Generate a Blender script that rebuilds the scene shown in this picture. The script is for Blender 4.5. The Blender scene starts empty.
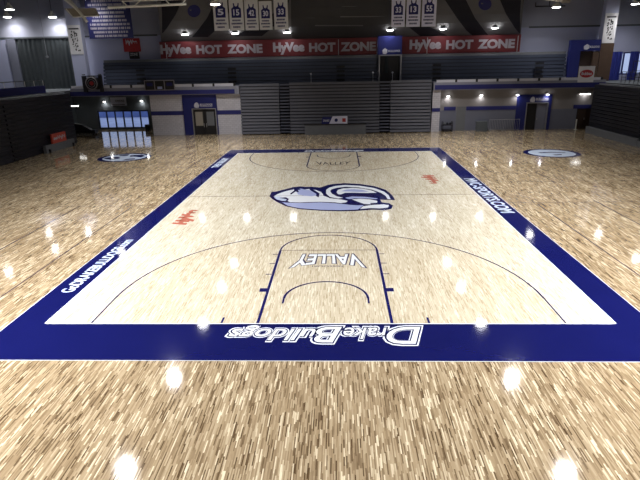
import bpy, math, random
from mathutils import Vector
random.seed(7)
sc = bpy.context.scene
COL = sc.collection
# ------------------------------------------------------------------ camera
FPX = 518.55
PITCH, YAW, ROLL = 0.3252, 0.03985, -0.01857
CAM = Vector((0.4135, -12.3287, 6.517))
fw = Vector((-math.sin(YAW)*math.cos(PITCH), math.cos(YAW)*math.cos(PITCH), -math.sin(PITCH)))
rt0 = Vector((math.cos(YAW), math.sin(YAW), 0)); up0 = rt0.cross(fw)
rt = rt0*math.cos(ROLL) + up0*math.sin(ROLL)
up = -rt0*math.sin(ROLL) + up0*math.cos(ROLL)
cd = bpy.data.cameras.new('camera'); cam = bpy.data.objects.new('camera', cd); COL.objects.link(cam)
from mathutils import Matrix
m = Matrix((rt, up, -fw)).transposed().to_4x4(); m.translation = CAM
cam.matrix_world = m
cd.sensor_width = 36; cd.lens = FPX/640*36; cd.clip_end = 500
sc.camera = cam

def at(px, py, axis='z', v=0.0):
    """point of the place, on the plane axis=v, that photograph pixel (px,py) looks at"""
    d = fw*FPX + rt*(px-320) + up*(240-py)
    k = 'xyz'.index(axis)
    t = (v-CAM[k])/d[k]
    return CAM + d*t

# ------------------------------------------------------------------ materials
def mat(name, col, rough=0.6, metal=0.0, spec=0.5, noise=0.0, nscale=4.0, emit=None, es=0.0):
    m = bpy.data.materials.new(name); m.use_nodes = True
    nt = m.node_tree; b = nt.nodes['Principled BSDF']
    b.inputs['Roughness'].default_value = rough; b.inputs['Metallic'].default_value = metal
    b.inputs['Specular IOR Level'].default_value = spec
    if noise > 0:
        tc = nt.nodes.new('ShaderNodeTexCoord'); n = nt.nodes.new('ShaderNodeTexNoise')
        n.inputs['Scale'].default_value = nscale; n.inputs['Detail'].default_value = 5
        nt.links.new(tc.outputs['Object'], n.inputs['Vector'])
        mx = nt.nodes.new('ShaderNodeMix'); mx.data_type = 'RGBA'
        mx.inputs['A'].default_value = (*[c*(1-noise) for c in col], 1)
        mx.inputs['B'].default_value = (*[min(1, c*(1+noise)) for c in col], 1)
        nt.links.new(n.outputs['Fac'], mx.inputs['Factor'])
        nt.links.new(mx.outputs['Result'], b.inputs['Base Color'])
    else:
        b.inputs['Base Color'].default_value = (*col, 1)
    if emit:
        b.inputs['Emission Color'].default_value = (*emit, 1); b.inputs['Emission Strength'].default_value = es
    return m

class N:
    def __init__(s, nt): s.nt = nt
    def inp(s, node, i, v):
        if hasattr(v, 'is_output') or isinstance(v, bpy.types.NodeSocket): s.nt.links.new(v, node.inputs[i])
        else: node.inputs[i].default_value = v
    def math(s, op, a, b=0.0, c=None):
        n = s.nt.nodes.new('ShaderNodeMath'); n.operation = op
        s.inp(n, 0, a); s.inp(n, 1, b)
        if c is not None: s.inp(n, 2, c)
        return n.outputs[0]
    def mix(s, f, a, b):
        n = s.nt.nodes.new('ShaderNodeMix'); n.data_type = 'RGBA'
        s.inp(n, 'Factor', f); s.inp(n, 'A', a); s.inp(n, 'B', b)
        return n.outputs['Result']

def ramp(nt, fac, stops):
    r = nt.nodes.new('ShaderNodeValToRGB'); nt.links.new(fac, r.inputs[0])
    while len(r.color_ramp.elements) < len(stops): r.color_ramp.elements.new(0.5)
    for e, (p, c) in zip(r.color_ramp.elements, stops): e.position = p; e.color = (*c, 1)
    return r.outputs[0]

def gloss_bump(nt, b, strength=0.03):
    tc = nt.nodes.new('ShaderNodeTexCoord'); n = nt.nodes.new('ShaderNodeTexNoise')
    n.inputs['Scale'].default_value = 9; n.inputs['Detail'].default_value = 3
    nt.links.new(tc.outputs['Object'], n.inputs['Vector'])
    bp = nt.nodes.new('ShaderNodeBump'); bp.inputs['Strength'].default_value = strength; bp.inputs['Distance'].default_value = 0.02
    nt.links.new(n.outputs['Fac'], bp.inputs['Height']); nt.links.new(bp.outputs[0], b.inputs['Normal'])

def floor_material():
    m = bpy.data.materials.new('maple strip floor'); m.use_nodes = True
    nt = m.node_tree; b = nt.nodes['Principled BSDF']; h = N(nt)
    tc = nt.nodes.new('ShaderNodeTexCoord'); sp = nt.nodes.new('ShaderNodeSeparateXYZ')
    nt.links.new(tc.outputs['Object'], sp.inputs[0]); X, Y = sp.outputs[0], sp.outputs[1]
    W = 0.023
    row = h.math('FLOOR', h.math('DIVIDE', X, W))
    wn = nt.nodes.new('ShaderNodeTexWhiteNoise'); wn.noise_dimensions = '1D'; nt.links.new(row, wn.inputs['W'])
    L = h.math('MULTIPLY_ADD', wn.outputs['Value'], 0.22, 0.22)
    wn2 = nt.nodes.new('ShaderNodeTexWhiteNoise'); wn2.noise_dimensions = '1D'
    nt.links.new(h.math('ADD', row, 57.3), wn2.inputs['W'])
    colu = h.math('FLOOR', h.math('ADD', h.math('DIVIDE', Y, L), h.math('MULTIPLY', wn2.outputs['Value'], 9.0)))
    cb = nt.nodes.new('ShaderNodeCombineXYZ'); nt.links.new(row, cb.inputs[0]); nt.links.new(colu, cb.inputs[1])
    w3 = nt.nodes.new('ShaderNodeTexWhiteNoise'); w3.noise_dimensions = '3D'; nt.links.new(cb.outputs[0], w3.inputs['Vector'])
    # grain + broad patches
    mp = nt.nodes.new('ShaderNodeMapping'); mp.inputs['Scale'].default_value = (40, 2.2, 1)
    nt.links.new(tc.outputs['Object'], mp.inputs[0])
    g = nt.nodes.new('ShaderNodeTexNoise'); g.inputs['Scale'].default_value = 1; g.inputs['Detail'].default_value = 3
    nt.links.new(mp.outputs[0], g.inputs['Vector'])
    mp2 = nt.nodes.new('ShaderNodeMapping'); mp2.inputs['Scale'].default_value = (1.5, 0.22, 1)
    nt.links.new(tc.outputs['Object'], mp2.inputs[0])
    g2 = nt.nodes.new('ShaderNodeTexNoise'); g2.inputs['Scale'].default_value = 1.6; g2.inputs['Detail'].default_value = 4
    nt.links.new(mp2.outputs[0], g2.inputs['Vector'])
    v = h.math('ADD', h.math('MULTIPLY_ADD', h.math('POWER', h.math('ABSOLUTE', h.math('SUBTRACT', h.math('MULTIPLY', w3.outputs['Value'], 2.0), 1.0)), 1.7), h.math('MULTIPLY', h.math('SIGN', h.math('SUBTRACT', w3.outputs['Value'], 0.5)), 0.5), 0.5), h.math('MULTIPLY', h.math('SUBTRACT', g.outputs['Fac'], 0.5), 0.5))
    v = h.math('ADD', v, h.math('MULTIPLY', h.math('SUBTRACT', g2.outputs['Fac'], 0.5), 0.9))
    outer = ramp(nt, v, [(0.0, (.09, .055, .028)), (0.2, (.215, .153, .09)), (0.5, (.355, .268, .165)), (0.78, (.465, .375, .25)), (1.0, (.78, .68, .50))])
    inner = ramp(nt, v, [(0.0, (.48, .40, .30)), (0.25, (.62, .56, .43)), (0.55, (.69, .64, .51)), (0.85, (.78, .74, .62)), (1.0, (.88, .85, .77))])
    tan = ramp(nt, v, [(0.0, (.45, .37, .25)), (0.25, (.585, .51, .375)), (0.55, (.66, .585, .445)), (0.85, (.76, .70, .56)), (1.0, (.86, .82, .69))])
    # painted zones of the finish: inside the border, and inside the arcs
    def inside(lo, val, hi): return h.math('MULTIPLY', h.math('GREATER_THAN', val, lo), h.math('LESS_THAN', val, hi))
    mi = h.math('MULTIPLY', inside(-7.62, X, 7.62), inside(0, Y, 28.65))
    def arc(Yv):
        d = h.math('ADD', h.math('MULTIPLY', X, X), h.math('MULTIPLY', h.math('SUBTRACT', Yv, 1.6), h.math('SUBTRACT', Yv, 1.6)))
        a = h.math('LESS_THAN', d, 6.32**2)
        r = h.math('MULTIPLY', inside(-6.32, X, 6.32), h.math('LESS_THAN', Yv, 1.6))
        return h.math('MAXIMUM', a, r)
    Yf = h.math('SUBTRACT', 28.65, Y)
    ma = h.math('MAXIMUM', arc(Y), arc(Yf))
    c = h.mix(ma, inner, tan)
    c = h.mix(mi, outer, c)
    nt.links.new(c, b.inputs['Base Color'])
    b.inputs['Roughness'].default_value = 0.065; b.inputs['Specular IOR Level'].default_value = 0.5
    gloss_bump(nt, b, 0.03)
    return m

def paint(name, col, rough=0.065, noise=0.0):
    m = mat(name, col, rough, noise=noise, nscale=1.2)
    gloss_bump(m.node_tree, m.node_tree.nodes['Principled BSDF'], 0.03)
    return m

M = dict(
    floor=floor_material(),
    navy=paint('navy court paint', (.006, .008, .085), noise=.12),
    line=paint('navy line paint', (.012, .012, .11)),
    thin=paint('faded line paint', (.10, .07, .075)),
    white=paint('white court paint', (.86, .91, .98)),
    sky=paint('light blue court paint', (.42, .48, .78)),
    pale=paint('pale blue court paint', (.62, .72, .9)),
    redp=paint('faded red court paint', (.52, .17, .12)),
    outl=paint('dark outline paint', (.07, .06, .12)),
    wall=mat('pale lilac wall paint', (.46, .49, .68), .8, noise=.06, nscale=.6),
    wall_up=mat('grey upper wall paint', (.36, .375, .47), .85, noise=.08, nscale=.5),
    block=None,
    ceil=mat('dark roof deck', (.06, .06, .07), .9),
    fascia=mat('grey fascia', (.28, .29, .36), .6),
    curb=mat('white curb', (.66, .67, .76), .6),
    blue=mat('royal blue paint', (.022, .026, .17), .5),
    bluep=mat('deep blue panel', (.012, .018, .15), .5),
    tanwall=mat('tan painted block', (.25, .235, .24), .8, noise=.05, nscale=2),
    greywall=mat('grey painted wall', (.17, .18, .24), .8, noise=.05, nscale=2),
    greenwall=mat('dark grey green wall', (.10, .115, .13), .8, noise=.08, nscale=1),
    bl_face=mat('grey bleacher board', (.13, .135, .168), .5, noise=.10, nscale=1.5),
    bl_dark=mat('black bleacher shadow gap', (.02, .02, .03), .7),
    bl_up=mat('slate upper bleacher board', (.05, .062, .10), .5, noise=.1, nscale=1),
    bl_side=mat('black folded bleacher board', (.010, .011, .020), .5, noise=.15, nscale=.5),
    step=mat('aisle step', (.11, .12, .17), .6),
    metal=mat('brushed light metal', (.45, .46, .50), .35, .7),
    wmetal=mat('white enamel metal', (.82, .82, .78), .45),
    dmetal=mat('dark metal', (.03, .03, .04), .5, .3),
    bluec=mat('royal blue cloth', (.03, .045, .32), .8),
    black=mat('black plastic', (.012, .012, .016), .5),
    concrete=mat('grey panel', (.16, .17, .19), .7, noise=.1, nscale=3),
    red=mat('red banner vinyl', (.115, .007, .013), .6, noise=.1, nscale=1),
    redsign=mat('red sign', (.42, .03, .04), .5),
    redbright=mat('bright red sign', (.65, .09, .06), .5),
    lett=mat('silver lettering', (.33, .31, .36), .5),
    wlett=mat('white lettering', (.6, .6, .68), .5),
    vinyl=mat('white banner vinyl', (.72, .72, .76), .6, noise=.05, nscale=3),
    vinylb=mat('bluish white banner vinyl', (.76, .76, .95), .6, noise=.05, nscale=3),
    jersey=mat('navy jersey print', (.010, .012, .13), .6),
    banner=mat('navy championship banner', (.008, .011, .09), .6),
    brown=mat('brown wood panel', (.045, .025, .018), .6, noise=.2, nscale=2),
    brown2=mat('light brown wood panel', (.10, .06, .04), .6, noise=.2, nscale=2),
    bulk=mat('grey bulkhead', (.13, .13, .14), .8, noise=.05, nscale=.5),
    bulkd=mat('dark charcoal centre panel', (.045, .045, .05), .8, noise=.08, nscale=.7),
    bulkk=mat('near black bulkhead stripe', (.012, .012, .022), .8),
    lens=mat('lamp lens', (.9, .9, .9), .4, emit=(1, .98, .95), es=35),
    lens2=mat('small lamp lens', (.9, .9, .9), .4, emit=(1, .98, .93), es=8),
    lens3=mat('tube lamp lens', (.9, .9, .9), .4, emit=(1, .98, .93), es=4),
    tan=mat('tan panel', (.32, .29, .25), .6),
    asphalt=mat('outdoor snow', (.62, .66, .85), .9, noise=.35, nscale=.5),
    outb=mat('outdoor blue building', (.22, .29, .52), .8, noise=.6, nscale=.4),
    fabric=mat('dark curtain cloth', (.034, .043, .05), .9, noise=.15, nscale=2),
)
def block_material():
    m = bpy.data.materials.new('white painted block'); m.use_nodes = True
    nt = m.node_tree; b = nt.nodes['Principled BSDF']
    tc = nt.nodes.new('ShaderNodeTexCoord'); mp = nt.nodes.new('ShaderNodeMapping')
    mp.inputs['Rotation'].default_value = (math.pi/2, 0, 0)
    nt.links.new(tc.outputs['Object'], mp.inputs[0])
    br = nt.nodes.new('ShaderNodeTexBrick'); nt.links.new(mp.outputs[0], br.inputs['Vector'])
    br.inputs['Scale'].default_value = 1; br.inputs['Brick Width'].default_value = .4; br.inputs['Row Height'].default_value = .2
    br.inputs['Mortar Size'].default_value = .012
    br.inputs['Color1'].default_value = (.64, .63, .70, 1); br.inputs['Color2'].default_value = (.58, .57, .64, 1)
    br.inputs['Mortar'].default_value = (.42, .42, .48, 1)
    nt.links.new(br.outputs['Color'], b.inputs['Base Color']); b.inputs['Roughness'].default_value = .7
    return m
M['block'] = block_material()
def glass_material():
    m = bpy.data.materials.new('window glass'); m.use_nodes = True
    b = m.node_tree.nodes['Principled BSDF']
    b.inputs['Transmission Weight'].default_value = 1; b.inputs['Roughness'].default_value = 0.02; b.inputs['IOR'].default_value = 1.1
    b.inputs['Base Color'].default_value = (.8, .88, 1, 1)
    return m
M['glass'] = glass_material()

# ------------------------------------------------------------------ object helpers
ORG = {}
def tag(o, label=None, cat=None, group=None, kind=None):
    if label: o['label'] = label
    if cat: o['category'] = cat
    if group: o['group'] = group
    if kind: o['kind'] = kind
    return o
def thing(name, label, cat, loc, group=None):
    o = bpy.data.objects.new(name, None); COL.objects.link(o); o.location = loc
    o.empty_display_size = .3
    ORG[o.name] = Vector(loc)
    return tag(o, label, cat, group)

class MB:
    def __init__(s): s.v = []; s.f = []; s.sm = []
    def box(s, x0, x1, y0, y1, z0, z1):
        n = len(s.v)
        x0, x1 = sorted((x0, x1)); y0, y1 = sorted((y0, y1)); z0, z1 = sorted((z0, z1))
        s.v += [(x0,y0,z0),(x1,y0,z0),(x1,y1,z0),(x0,y1,z0),(x0,y0,z1),(x1,y0,z1),(x1,y1,z1),(x0,y1,z1)]
        s.f += [[n+a for a in q] for q in ((0,3,2,1),(4,5,6,7),(0,1,5,4),(1,2,6,5),(2,3,7,6),(3,0,4,7))]
        return s
    def poly(s, pts):
        n = len(s.v); s.v += [tuple(p) for p in pts]; s.f.append(list(range(n, n+len(pts)))); return s
    def prism(s, pts, d):
        """closed outline pts extruded by vector d"""
        n = len(s.v); k = len(pts); d = Vector(d)
        s.v += [tuple(Vector(p)) for p in pts] + [tuple(Vector(p)+d) for p in pts]
        s.f.append(list(range(n, n+k))); s.f.append(list(range(n+2*k-1, n+k-1, -1)))
        for i in range(k):
            j = (i+1) % k; s.f.append([n+j, n+i, n+k+i, n+k+j])
        return s
    def tube(s, pts, r, seg=8):
        pts = [Vector(p) for p in pts]; rings = []
        for i, p in enumerate(pts):
            d = (pts[min(i+1, len(pts)-1)] - pts[max(i-1, 0)]).normalized()
            a = d.orthogonal().normalized() if i == 0 else (rings_a - d*rings_a.dot(d)).normalized()
            rings_a = a
            b = d.cross(a); n = len(s.v); rr = r[i] if isinstance(r, (list, tuple)) else r
            s.v += [tuple(p + a*math.cos(t)*rr + b*math.sin(t)*rr) for t in (2*math.pi*k/seg for k in range(seg))]
            rings.append(n)
        for u, w in zip(rings, rings[1:]):
            for k in range(seg):
                l = (k+1) % seg; s.f.append([u+k, u+l, w+l, w+k])
        s.f.append([rings[0]+k for k in range(seg)][::-1]); s.f.append([rings[-1]+k for k in range(seg)])
        return s
    def lathe(s, c, prof, seg=20, axis='z'):
        c = Vector(c); rings = []
        for (r, h) in prof:
            n = len(s.v)
            for k in range(seg):
                t = 2*math.pi*k/seg
                o = Vector((r*math.cos(t), r*math.sin(t), h)) if axis == 'z' else Vector((r*math.cos(t), h, r*math.sin(t)))
                s.v.append(tuple(c+o))
            rings.append(n)
        for u, w in zip(rings, rings[1:]):
            for k in range(seg):
                l = (k+1) % seg; s.f.append([u+k, u+l, w+l, w+k])
        s.f.append([rings[0]+k for k in range(seg)][::-1]); s.f.append([rings[-1]+k for k in range(seg)])
        return s
    def ring(s, cx, cy, z, r0, r1, a0=0, a1=2*math.pi, seg=64):
        for k in range(seg):
            t, u = a0+(a1-a0)*k/seg, a0+(a1-a0)*(k+1)/seg
            s.poly([(cx+r0*math.cos(t), cy+r0*math.sin(t), z), (cx+r1*math.cos(t), cy+r1*math.sin(t), z),
                    (cx+r1*math.cos(u), cy+r1*math.sin(u), z), (cx+r0*math.cos(u), cy+r0*math.sin(u), z)])
        return s
    def rect(s, x0, x1, y0, y1, z): return s.poly([(x0,y0,z),(x1,y0,z),(x1,y1,z),(x0,y1,z)])
    def build(s, name, m, parent=None, smooth=False, label=None, cat=None, group=None, kind=None):
        me = bpy.data.meshes.new(name)
        if parent is not None: org = ORG[parent.name]
        else:
            xs, ys, zs = zip(*s.v); org = Vector(((min(xs)+max(xs))/2, (min(ys)+max(ys))/2, min(zs)))
            if kind == 'structure': org = Vector((0, 0, 0))
        me.from_pydata([tuple(Vector(p)-org) for p in s.v], [], s.f); me.update()
        if smooth:
            for p in me.polygons: p.use_smooth = True
        me.materials.append(m)
        o = bpy.data.objects.new(name, me); COL.objects.link(o)
        ORG[o.name] = org
        if parent is not None: o.parent = parent
        else: o.location = org
        return tag(o, label, cat, group, kind)

def box(name, b, m, parent=None, **k): return MB().box(*b).build(name, m, parent, **k)

def glyphs(body, bold=0.0, shear=0.0):
    cu = bpy.data.curves.new('lettering', 'FONT'); cu.body = body; cu.size = 1; cu.offset = bold; cu.shear = shear
    cu.resolution_u = 4; cu.fill_mode = 'FRONT'
    o = bpy.data.objects.new('lettering', cu); COL.objects.link(o)
    bpy.context.view_layer.update()
    me = bpy.data.meshes.new_from_object(o.evaluated_get(bpy.context.evaluated_depsgraph_get()))
    vs = [tuple(v.co) for v in me.vertices]; fs = [list(p.vertices) for p in me.polygons]
    bpy.data.objects.remove(o); bpy.data.curves.remove(cu); bpy.data.meshes.remove(me)
    return vs, fs
def text(name, body, o, xd, yd, w, h, m, parent, bold=0.0, shear=0.0, warp=None, thick=0.0, grow=0.0, **k):
    """lettering filling the w x h rectangle at o (lower left), reading along xd, tops towards yd"""
    vs, fs = glyphs(body, bold, shear)
    xs = [v[0] for v in vs]; ys = [v[1] for v in vs]
    x0, x1, y0, y1 = min(xs), max(xs), min(ys), max(ys)
    o, xd, yd = Vector(o), Vector(xd), Vector(yd); b = MB()
    for v in vs:
        u = (v[0]-x0)/(x1-x0); t = (v[1]-y0)/(y1-y0)
        if warp: u, t = warp(u, t)
        u = u*(1+2*grow/w)-grow/w; t = t*(1+2*grow/h)-grow/h
        b.v.append(tuple(o + xd*(u*w) + yd*(t*h)))
    b.f = fs
    if thick:
        nrm = xd.cross(yd)*thick; n = len(b.v)
        edges = {}
        for f in fs:
            for i in range(len(f)):
                e = (f[i], f[(i+1) % len(f)]); edges[e] = True
        b.v += [tuple(Vector(v)+nrm) for v in b.v]
        b.f = [f[::-1] for f in fs] + [[i+n for i in f] for f in fs]
        for (p, q) in edges:
            if (q, p) not in edges: b.f.append([p, q, q+n, p+n])
    return b.build(name, m, parent, **k)

def copy_tree(o, loc, label=None, group=None):
    c = o.copy(); COL.objects.link(c); c.location = loc; ORG[c.name] = Vector(loc)
    for ch in list(o.children):
        d = ch.copy(); COL.objects.link(d); d.parent = c
        for g in list(ch.children):
            e = g.copy(); COL.objects.link(e); e.parent = d
    if label: c['label'] = label
    if group: c['group'] = group
    return c
S = dict(kind='structure')

# ================================================================== FLOOR
XW, Y0, YB, ZC = 42.0, -22.0, 46.5, 14.5
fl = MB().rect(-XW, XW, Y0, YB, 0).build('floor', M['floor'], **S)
z1, z2, z3, z4, z5 = .002, .0035, .005, .0065, .008
b = MB()
b.rect(-8.56, -7.62, -1.81, 30.35, z1).rect(7.62, 8.56, -1.81, 30.35, z1)
b.rect(-7.62, 7.62, -1.81, 0, z1).rect(-7.62, 7.62, 28.65, 30.35, z1)
b.build('painted_border', M['navy'], fl)
b = MB()
for (x0, x1, y0, y1) in ((-7.62, 7.62, 0, .04), (-7.62, -7.585, 0, 28.65), (7.585, 7.62, 0, 28.65), (-7.62, 7.62, 28.6, 28.65),
                         (-8.58, -8.56, -1.83, 30.38), (8.56, 8.58, -1.83, 30.38), (-8.58, 8.58, -1.83, -1.81), (-8.58, 8.58, 30.35, 30.39)):
    b.rect(x0, x1, y0, y1, z2 if x1-x0 < 17 and y0 >= 0 else z2)
b.build('border_edge_line', M['white'], fl, label='thin white line edging the navy border')
for far in (0, 1):
    s = -1 if far else 1; o = 28.65 if far else 0
    fy = lambda y: o + s*y
    b = MB(); w = .05
    for sx in (-1, 1):
        b.rect(sx*1.79-.042, sx*1.79+.042, *sorted((fy(0.05), fy(5.79))), z2)
    n0 = .03
    b.build('lane_line', M['line'], fl)
    b = MB().rect(-1.79, 1.79, *sorted((fy(5.77), fy(5.81))), z3)
    b.build('free_throw_line', M['thin'], fl)
    a0, a1 = (0, math.pi) if not far else (math.pi, 2*math.pi)
    MB().ring(0, fy(5.79), z2, 1.76, 1.825, a0, a1, 40).build('free_throw_arc', M['line'], fl)
    MB().ring(0, fy(1.6), z2, 6.29, 6.345, a0, a1, 96).rect(-6.345, -6.30, *sorted((fy(.05), fy(1.6))), z2)\
        .rect(6.30, 6.345, *sorted((fy(.05), fy(1.6))), z2).build('three_point_line', M['line'], fl)
    MB().ring(0, fy(1.6), z2, 1.205, 1.275, a0, a1, 30).rect(-1.27, -1.22, *sorted((fy(1.25), fy(1.6))), z2)\
        .rect(1.22, 1.27, *sorted((fy(1.25), fy(1.6))), z2).build('restricted_arc', M['line'], fl)
    b = MB()
    for sx in (-1, 1):
        b.rect(*sorted((sx*1.83, sx*2.05)), *sorted((fy(2.08), fy(2.34))), z2)
        for yy in (3.45, 4.42, 5.35): b.rect(*sorted((sx*1.84, sx*2.03)), *sorted((fy(yy), fy(yy+.05))), z2)
        b.rect(*sorted((sx*2.74, sx*2.80)), *sorted((fy(.05), fy(.38))), z2)
    b.build('lane_mark', M['line'], fl)
MB().rect(-7.57, 7.57, 14.29, 14.34, z2).build('half_court_line', M['thin'], fl)
b = MB()
for (xa, ya, xb, yb) in ((-9.9, -6, -9.9, 12.2), (9.93, -6, 9.93, 12.2), (-12.65, -2, -12.65, 12.6), (12.9, -2, 12.9, 12.6)):
    b.rect(xa-.03, xa+.03, ya, yb, z1)
for (xa, xb, yy) in ((-23, -8.65, 12.5), (8.65, 23, 12.5), (-23, -8.65, 17.2), (8.65, 23, 17.2), (-23, -8.65, 22.9), (8.65, 23, 22.9)):
    b.rect(xa, xb, yy-.02, yy+.02, z1)
for sx in (-1, 1):
    for (x0, y0, x1, y1) in ((16.9, 18.6, 19.5, 18.6), (12.6, 16.9, 12.6, 19.5), (9.9, 20.0, 9.9, 27.5)):
        b.rect(*sorted((sx*x0-.03, sx*x1+.03)), y0-.03, y1+.03, z2)
    for k in (-1, 1): b.ring(sx*16.2, 27.1, z1, 5.0, 5.04, 0, 2*math.pi, 60) if k > 0 else None
b.build('practice_court_line', M['thin'], fl)

# lettering on the border
def deco(body, o, xd, yd, w, h, z, name='border_lettering', shear=.28):
    for k, (mt, bd, gr) in enumerate((('white', .055, .10), ('navy', .035, .05), ('white', .008, 0))):
        p = Vector(o); p.z = z+.0015*k
        text(name if k == 2 else 'lettering_outline', body, p, xd, yd, w, h, M[mt], fl, bold=bd, shear=shear, grow=gr)
for bd_, x_, y_, w_, h_ in (('D', 2.50, -.17, .92, .86), ('rake', 1.62, -.20, 1.12, .60), ('B', .46, -.17, .70, .80), ('ulldogs', -.22, -.08, 2.22, .78)):
    deco(bd_, (x_, y_, 0), (-1, 0, 0), (0, -1, 0), w_, h_, z2)
text('border_lettering', 'DrakeBulldogs', (-2.4, 28.78, z3), (1, 0, 0), (0, 1, 0), 4.8, .9, M['white'], fl, bold=.04, shear=.28)
text('border_lettering', 'GoDRAKEBULLDOGS.com', (-7.84, 2.05, z2), (0, 1, 0), (-1, 0, 0), 5.1, .42, M['pale'], fl, bold=.03)
text('border_lettering', 'MVC-SPORTS.COM', (7.76, 18.2, z2), (0, -1, 0), (1, 0, 0), 7.5, .66, M['pale'], fl, bold=.03)
text('border_lettering', 'THE VALLEY', (-7.86, 22.6, z2), (0, 1, 0), (-1, 0, 0), 3.9, .5, M['pale'], fl, bold=.06)
# VALLEY in the lanes
def vw(u, t):
    s = 1 + .45*(abs(u-.5)*2)**2
    u2 = .5 + (u-.5)*(.86+.14*t)
    return u2, t*s/1.45
for (o, xd, yd) in (((1.28, 5.36, 0), (-1, 0, 0), (0, -1, 0)), ((-1.28, 23.2, 0), (1, 0, 0), (0, 1, 0))):
    p = Vector(o); p.z = z2
    if o[1] > 20:
        text('lane_lettering', 'VALLEY', p, xd, yd, 2.56, 1.35, M['thin'], fl, warp=vw); continue
    text('lettering_outline', 'VALLEY', p, xd, yd, 2.56, 1.35, M['outl'], fl, bold=.08, warp=vw, grow=.075)
    p.z = z3
    text('lane_lettering', 'VALLEY', p, xd, yd, 2.56, 1.35, M['white'], fl, bold=.025, warp=vw)
    q = Vector(o) + Vector(xd)*.75 + Vector(yd)*1.12; q.z = z2
    text('lane_lettering', 'MISSOURI', q, xd, yd, 1.06, .13, M['outl'], fl)
# faded red store logos on the court
for pts, bod in (((( -6.12, 9.15, 0), (0, 1, 0), (-1, 0, 0)), 'HyVee'), (((6.35, 19.4, 0), (0, -1, 0), (1, 0, 0)), 'HyVee')):
    o, xd, yd = pts; p = Vector(o); p.z = z1
    if o[0] > 0: p.x = 5.35
    text('court_store_logo', bod, p, xd, yd, 2.5, .85, M['redp'], fl, bold=.10, shear=.2)

def fpoly(pts, m, z, name='painted_logo', cx=None, parent=None):
    q = [at(*p) for p in pts]
    return MB().poly([(p.x, p.y, z) for p in q]).build(name, M[m], parent or fl)
# centre court bulldog logo, drawn flat on the boards
LG = [
 ('navy', [(269.5,196.5),(271.5,192),(276,191.6),(281,190.3),(287,188.8),(293,187.2),(300,186.4),(306,187),(312,186.8),(320,187.6),(323,186.6),(326,185.4),(332,184.2),(345,183.2),(360,184),(375,186.3),(386,190),(392,195),(395.2,200.2),(389,199.9),(380,199.6),(382,202.4),(389,203.2),(393,205.6),(391.5,208.8),(385,210.2),(372,209.7),(356,211),(340,211.3),(320,210.7),(300,209.2),(286,206.4),(277,202),(272,198.8)]),
 ('white', [(273.5,196.3),(278,194),(284,191.8),(290,190.2),(295,189.2),(301,190),(309,189),(316,190),(321,192),(324.5,196),(330,198.2),(342,199.6),(348,201),(344,203.6),(335,202.4),(320,201.8),(300,202.4),(290,202.2),(286,200.4),(288.5,199.3),(286,198),(279,198.4)]),
 ('pale', [(274,197.5),(280,196.6),(286,198.8),(287.5,200.8),(282,200.9),(277,199.6)]),
 ('sky', [(282,202.4),(292,202.9),(305,203),(320,202.4),(335,203.2),(350,204.8),(364,205),(358,209.6),(340,210.2),(320,209.8),(300,208.3),(288,205.9)]),
 ('sky', [(296,190.6),(300,188.4),(305,189.6),(311,190.4),(317,192.6),(318,195),(312,196.4),(304,195.8),(298,194.6)]),
 ('navy', [(294.5,188.3),(298,187.8),(301,189.4),(298,190.2),(299,192.4),(295.5,191.6),(291,194.8),(290.2,193.6),(294,190.8)]),
 ('navy', [(308,188.2),(314,190),(319.6,193.6),(318.6,197.6),(316,196),(316.4,194),(311,190.8)]),
 ('navy', [(321,189),(325,191),(326,196.8),(323.4,195.8),(322.6,192.5)]),
 ('white', [(326.2,190),(329,187.9),(335,186.1),(345,185.1),(360,185.9),(374,188.1),(384,191.7),(388.6,195.3),(390.6,199.3),(387.6,199.1),(385.6,196),(381,193),(371.5,189.7),(359,187.6),(346,186.9),(337,187.9),(331.6,189.4),(330.2,191),(331.6,193.6),(336.5,196.4),(343.5,198),(338,198.7),(330,197.1),(326.2,193.8)]),
 ('white', [(336.5,192.3),(338,190),(343,188.6),(352,188),(362,188.7),(371,190.4),(377,192.9),(368,193.2),(352,192.9),(345,193),(341,194.6),(338,194.3)]),
 ('sky', [(341,191.4),(346,189.8),(354,189.3),(362,190),(369,191.8),(358,192.2),(348,191.8)]),
 ('sky', [(345,198),(352,196.6),(365,197),(378,198.6),(376,199.4),(368,198.8),(356,198.4),(349,199.4)]),
 ('white', [(352,199.6),(360,199),(370,199.6),(377,201),(378,203.2),(372,204.6),(364,204.2),(358,202)]),
 ('navy', [(341,203.2),(346,202.6),(349.5,199.8),(353,200.6),(357,202.6),(363,204),(366,205.2),(358,205.4),(348,204.8)]),
 ('navy', [(370,203.4),(377,203),(378.6,200.2),(380,202.6),(378,204.6),(371,205)]),
 ('navy', [(385,205.2),(390.5,205.2),(392.6,206.2),(391,208.4),(386,209.3),(388.6,207.6),(389,206.2)]),
 ('navy', [(279,198.2),(286,197.6),(289,199.2),(287.6,201.2),(285,201.4),(287,199.8),(284,198.8)]),
 ('white', [(363,206.6),(372,205.3),(384,204.6),(389,205.6),(388,207.8),(380,208.7),(370,208.4),(360,209.4)]),
]
for k, (mt, pts) in enumerate(LG): fpoly(pts, mt, z1+.0009*k)
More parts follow.
